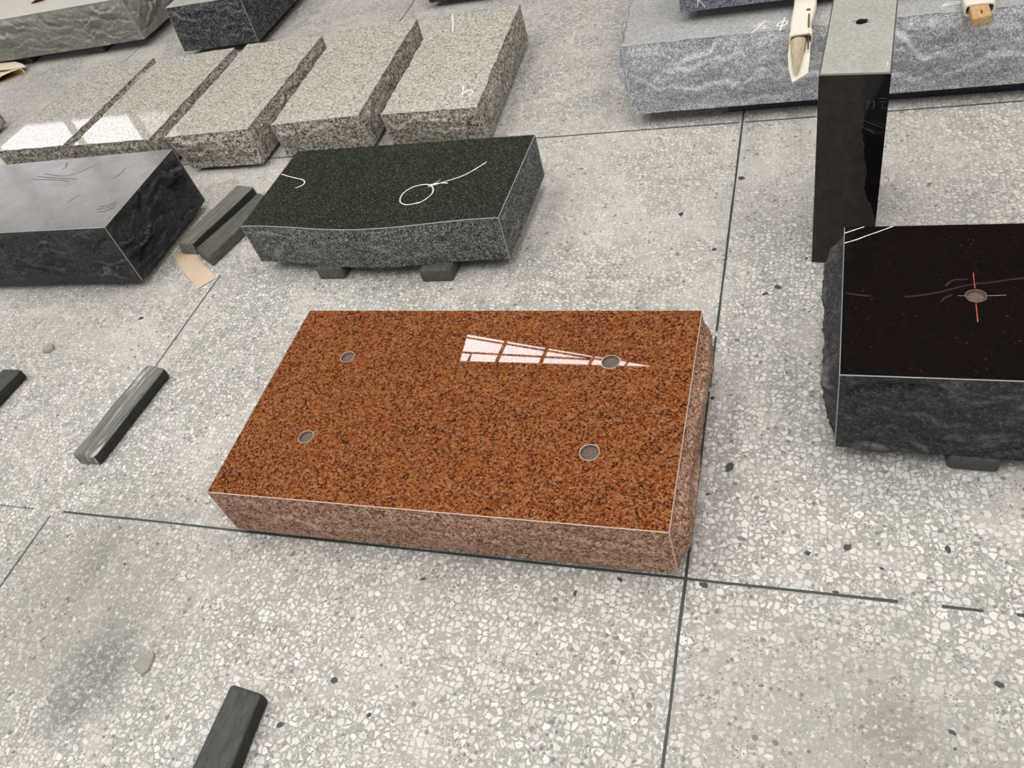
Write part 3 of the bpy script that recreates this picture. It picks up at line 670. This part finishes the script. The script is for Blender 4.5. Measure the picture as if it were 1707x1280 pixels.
# ------------------------------------------------------------------ foam-wrapped sticks
def tube_sleeve(name, parent, xs, ys, z0, z1, mat, th=.004, sag=0.0):
    """open-ended foam sleeve of rounded section swept along y; xs = (left, right) per y"""
    vs, fs = [], []; m = 20
    for layer in (0, 1):
        for (xl, xr), y in zip(xs, ys):
            for k in range(m):
                a = 2 * math.pi * k / m; ca, sa = math.cos(a), math.sin(a)
                e = lambda c: math.copysign(abs(c) ** .45, c)
                w = (xr - xl) / 2 - layer * th; h = (z1 - z0) / 2 - layer * th
                vs.append(((xl + xr) / 2 + w * e(ca), y, (z0 + z1) / 2 + h * e(sa)))
    n = len(ys)
    for l in (0, 1):
        for i in range(n - 1):
            for k in range(m):
                q = [l * n * m + i * m + k, l * n * m + i * m + (k + 1) % m, l * n * m + (i + 1) * m + (k + 1) % m, l * n * m + (i + 1) * m + k]
                fs.append(q if l else q[::-1])
    for i in (0, n - 1):
        for k in range(m): fs.append((i * m + k, i * m + (k + 1) % m, n * m + i * m + (k + 1) % m, n * m + i * m + k))
    return fix_normals(mesh(name, vs, fs, mat, parent, smooth=False))
ls = thing('wrapped_stick', 'cream foam-wrapped stick with splintered pointed wood end over the blue-grey slab edge', 'stick', (-.03, 2.45, .262), 'foam-wrapped sticks')
tube_sleeve('foam_sleeve', ls, [(-.056, .002), (-.058, .001), (-.059, -.003), (-.058, .004), (-.053, .012), (-.052, .012), (-.052, .012)], [2.372, 2.40, 2.43, 2.47, 2.56, 2.8, 3.15], .262, .296, M['foam'])
tube_sleeve('folded_lip', ls, [(-.060, .003), (-.0605, .0035), (-.060, .003)], [2.358, 2.375, 2.392], .2615, .2995, M['foam'])
# splintered tip: fluted wedge tapering to a point
vs, fs = [], []; m = 16; ny = 10
for i in range(ny + 1):
    f = i / ny; y = 2.40 - f * .225; w = .023 * (1 - f) ** .6 + .0006; cxx = -.034 - .004 * f
    for k in range(m):
        a = 2 * math.pi * k / m; rr2 = 1 + .14 * noise.noise(Vector((k * 1.7, f * 2, 3)))
        vs.append((cxx + w * rr2 * math.cos(a), y, .281 + (.012 * (1 - f) + .001) * rr2 * math.sin(a) - .006 * f))
for i in range(ny):
    for k in range(m): fs.append((i * m + k, i * m + (k + 1) % m, (i + 1) * m + (k + 1) % m, (i + 1) * m + k))
fs += [tuple(range(m)), tuple(ny * m + k for k in range(m))[::-1]]
fix_normals(mesh('splintered_tip', vs, fs, M['splint'], ls, smooth=False))
def flat_piece(name, parent, pts, th, mat, label=None):
    """thin sheet with real thickness; pts are 3-D outline points"""
    n = len(pts); vs = [tuple(p) for p in pts] + [(p[0], p[1], p[2] - th) for p in pts]
    fs = [tuple(range(n)), tuple(range(2 * n - 1, n - 1, -1))] + [(i, n + i, n + (i + 1) % n, (i + 1) % n) for i in range(n)]
    return fix_normals(mesh(name, vs, fs, mat, parent, label=label))
flat_piece('foam_flap', ls, [(-.0595, 2.37, .272), (-.061, 2.30, .270), (-.057, 2.23, .268), (-.0455, 2.155, .266), (-.022, 2.178, .267), (-.006, 2.197, .267), (-.003, 2.28, .270), (-.002, 2.37, .272)], .004, M['foam'])
vs, fs = boxes([(-.0105, -.0065, 2.34, 2.48, .293, .2985), (-.016, -.005, 2.505, 2.512, .2945, .2985), (-.010, -.006, 2.30, 2.36, .282, .294)])
mesh('rusty_nail', vs, fs, M['nail'], ls)
rs = thing('wrapped_stick', 'foam-wrapped stick with square sawn pine end at top right of the blue-grey slab', 'stick', (.43, 2.45, .262), 'foam-wrapped sticks')
tube_sleeve('foam_sleeve', rs, [(.389, .463), (.388, .464), (.390, .463), (.390, .463)], [2.428, 2.45, 2.6, 3.15], .262, .296, M['foam'])
bm = bmesh.new()
w = [bm.verts.new(p) for p in ((.400, 2.352, .270), (.446, 2.364, .270), (.446, 2.364, .291), (.400, 2.352, .291), (.402, 3.1, .270), (.452, 3.1, .270), (.452, 3.1, .291), (.402, 3.1, .291))]
for f in ((0, 1, 2, 3), (7, 6, 5, 4), (0, 4, 5, 1), (1, 5, 6, 2), (2, 6, 7, 3), (3, 7, 4, 0)): bm.faces.new([w[i] for i in f])
bmesh.ops.recalc_face_normals(bm, faces=bm.faces); bmesh.ops.bevel(bm, geom=bm.edges[:], offset=.0018, segments=2, affect='EDGES')
vv = [tuple(v.co) for v in bm.verts]; bm.verts.index_update(); ff2 = [tuple(v.index for v in f.verts) for f in bm.faces]; bm.free()
mesh('wood_core', vv, ff2, M['pine'], rs)
mark(rs, [[(.425, 2.402), (.4255, 2.39), (.424, 2.38)]], .291, .005, M['nail'], name='wood_knot', lift=.0003)

# ------------------------------------------------------------------ paper, card, chips
def sheet(name, label, cat, rows, th, mats, loc):
    """bent sheet from rows of 3-D points, cream outside and brown inside"""
    nr, nc = len(rows), len(rows[0]); vs, fs, mi = [], [], []
    for s in (0, 1):
        for r in rows:
            for p in r: vs.append((p[0], p[1], p[2] + (th if s == 0 else 0)))
    k = nr * nc
    for i in range(nr - 1):
        for j in range(nc - 1):
            q = i * nc + j; fs.append((q, q + 1, q + nc + 1, q + nc)); mi.append(0); fs.append((k + q + nc, k + q + nc + 1, k + q + 1, k + q)); mi.append(1)
    bd = [j for j in range(nc)] + [i * nc + nc - 1 for i in range(1, nr)] + [(nr - 1) * nc + j for j in range(nc - 2, -1, -1)] + [i * nc for i in range(nr - 2, 0, -1)]
    for a in range(len(bd)): b = bd[(a + 1) % len(bd)]; fs.append((bd[a], k + bd[a], k + b, b)); mi.append(1)
    vs = [tuple(Vector(v) - Vector(loc)) for v in vs]
    o = mesh(name, vs, fs, mats, None, mi); o.location = loc; return tag(o, label, cat)
sheet('paper_scrap', 'flat torn tan paper scrap on the floor between black block and batten', 'paper', [[(-2.105, 1.838, .0008), (-2.06, 1.850, .0008), (-2.02, 1.848, .001)], [(-2.045, 1.775, .001), (-1.985, 1.795, .003), (-1.935, 1.775, .001)], [(-1.885, 1.650, .0008), (-1.86, 1.675, .002), (-1.838, 1.704, .0008)]], .0012, [M['paper'], M['paper']], (-1.97, 1.75, 0))
cs = thing('card_scrap', 'folded torn cream card with brown inside on the floor at the left edge', 'card', (-4.3, 3.52, 0))
def fold(name, rows, th=.003):
    o = sheet(name, None, None, rows, th, [M['card_out'], M['card_in']], (0, 0, 0)); o.parent = cs; o.matrix_parent_inverse = Matrix.Translation(-Vector(cs.location)); return o
fold('upper_flap', [[(-4.62, 3.62, .036), (-4.45, 3.60, .038), (-4.31, 3.59, .037), (-4.24, 3.565, .030), (-4.20, 3.54, .020)], [(-4.6, 3.58, .041), (-4.45, 3.56, .043), (-4.34, 3.55, .042), (-4.28, 3.535, .036), (-4.225, 3.525, .024)], [(-4.6, 3.52, .042), (-4.45, 3.505, .044), (-4.38, 3.495, .043), (-4.34, 3.49, .041), (-4.30, 3.488, .040)]])
ring = []
A_, B_ = Vector((-4.325, 3.415)), Vector((-4.195, 3.505))
for u, z in ((0, .004), (.35, .002), (.7, .002), (1, .004), (1.02, .020), (.97, .034), (.6, .036), (.25, .033), (.02, .026), (-.03, .014)):
    p = A_.lerp(B_, u); ring.append((p.x, p.y, z))
vs, fs, mi = [], [], []; m = len(ring)
cr = sum((Vector(p) for p in ring), Vector()) / m
for lay in (0, 1):
    for st in range(5):
        for p in ring:
            q = Vector(p) if not lay else cr + (Vector(p) - cr) * .93
            vs.append((q.x - st * .07, q.y + st * .004, q.z * (1 - .06 * st)))
for lay in (0, 1):
    for st in range(4):
        for k in range(m):
            q = lay * 5 * m + st * m; fs.append((q + k, q + (k + 1) % m, q + m + (k + 1) % m, q + m + k)); mi.append(lay)
for k in range(m): fs.append((k, (k + 1) % m, 5 * m + (k + 1) % m, 5 * m + k)); mi.append(0)
fix_normals(mesh('folded_box', vs, fs, [M['card_out'], M['card_in']], cs, mi))
sheet('card_curl', 'small curled brown card scrap on top of the olive-grey slab', 'card', [[(-4.17, 3.86, .285), (-4.12, 3.86, .300), (-4.03, 3.85, .292)], [(-4.15, 3.81, .272), (-4.10, 3.815, .272), (-4.045, 3.80, .276)], [(-4.13, 3.765, .271), (-4.09, 3.76, .285), (-4.04, 3.765, .296)]], .002, [M['card_out'], M['card_in']], (-4.1, 3.8, .27))
def chip(label, pts, th, mat, seed):
    n = len(pts); c = (sum(p[0] for p in pts) / n, sum(p[1] for p in pts) / n)
    rings = [(1.0, 0), (1.02, th * .35), (.90, th * .9), (.5, th)]; vs, fs = [], []
    for s, z in rings:
        for i, p in enumerate(pts): vs.append((( p[0] - c[0]) * s, (p[1] - c[1]) * s, z * (1 + .3 * noise.noise(Vector((i * .8 + seed, s * 3, 0))))))
    vs.append((0, 0, th))
    for r in range(3):
        for i in range(n): fs.append((r * n + i, r * n + (i + 1) % n, (r + 1) * n + (i + 1) % n, (r + 1) * n + i))
    for i in range(n): fs.append((3 * n + i, 3 * n + (i + 1) % n, 4 * n))
    fs.append(tuple(range(n))[::-1])
    o = fix_normals(mesh('stone_chip', vs, fs, mat)); o.location = (c[0], c[1], 0)
    return tag(o, label, 'stone chip')
chip('flat grey stone flake on the floor near the bottom batten', [(-1.331, .436), (-1.327, .452), (-1.317, .464), (-1.300, .472), (-1.292, .470), (-1.287, .452), (-1.287, .434), (-1.296, .420), (-1.312, .426)], .007, M['chip_stone'], 3)
chip('small rounded grey pebble on the floor above the left edge batten', [(-2.332, 1.366), (-2.318, 1.378), (-2.298, 1.378), (-2.285, 1.362), (-2.292, 1.346), (-2.312, 1.344), (-2.326, 1.352)], .012, M['chip_stone'], 8)

# ------------------------------------------------------------------ light, camera
w = bpy.data.worlds.new('hall_air'); SC.world = w; w.use_nodes = True
bg = w.node_tree.nodes['Background']; bg.inputs[0].default_value = (.75, .85, 1, 1); bg.inputs[1].default_value = .3
cam = bpy.data.cameras.new('camera'); co = bpy.data.objects.new('camera', cam); COL.objects.link(co)
R = ((0.941835181486605, -0.028978611754290118, 0.3348234325355496), (0.24405472245865548, 0.743907369506056, -0.6221246804622115), (-0.23104930936863285, 0.6676541512305411, 0.7077104994168898))
co.matrix_world = Matrix.Translation((0, 0, 1.45)) @ Matrix(R).to_4x4()
cam.sensor_fit = 'HORIZONTAL'; cam.sensor_width = 36; cam.lens = 36 * 1354.43 / 1707; cam.clip_start = .05
SC.camera = co
vs = SC.view_settings; vs.view_transform = 'Standard'; vs.look = 'None'; vs.gamma = 1; vs.use_curve_mapping = False; vs.exposure = -0.03
SC.cycles.max_bounces = 8; SC.cycles.diffuse_bounces = 4; SC.cycles.use_denoising = True; SC.cycles.sample_clamp_indirect = 6
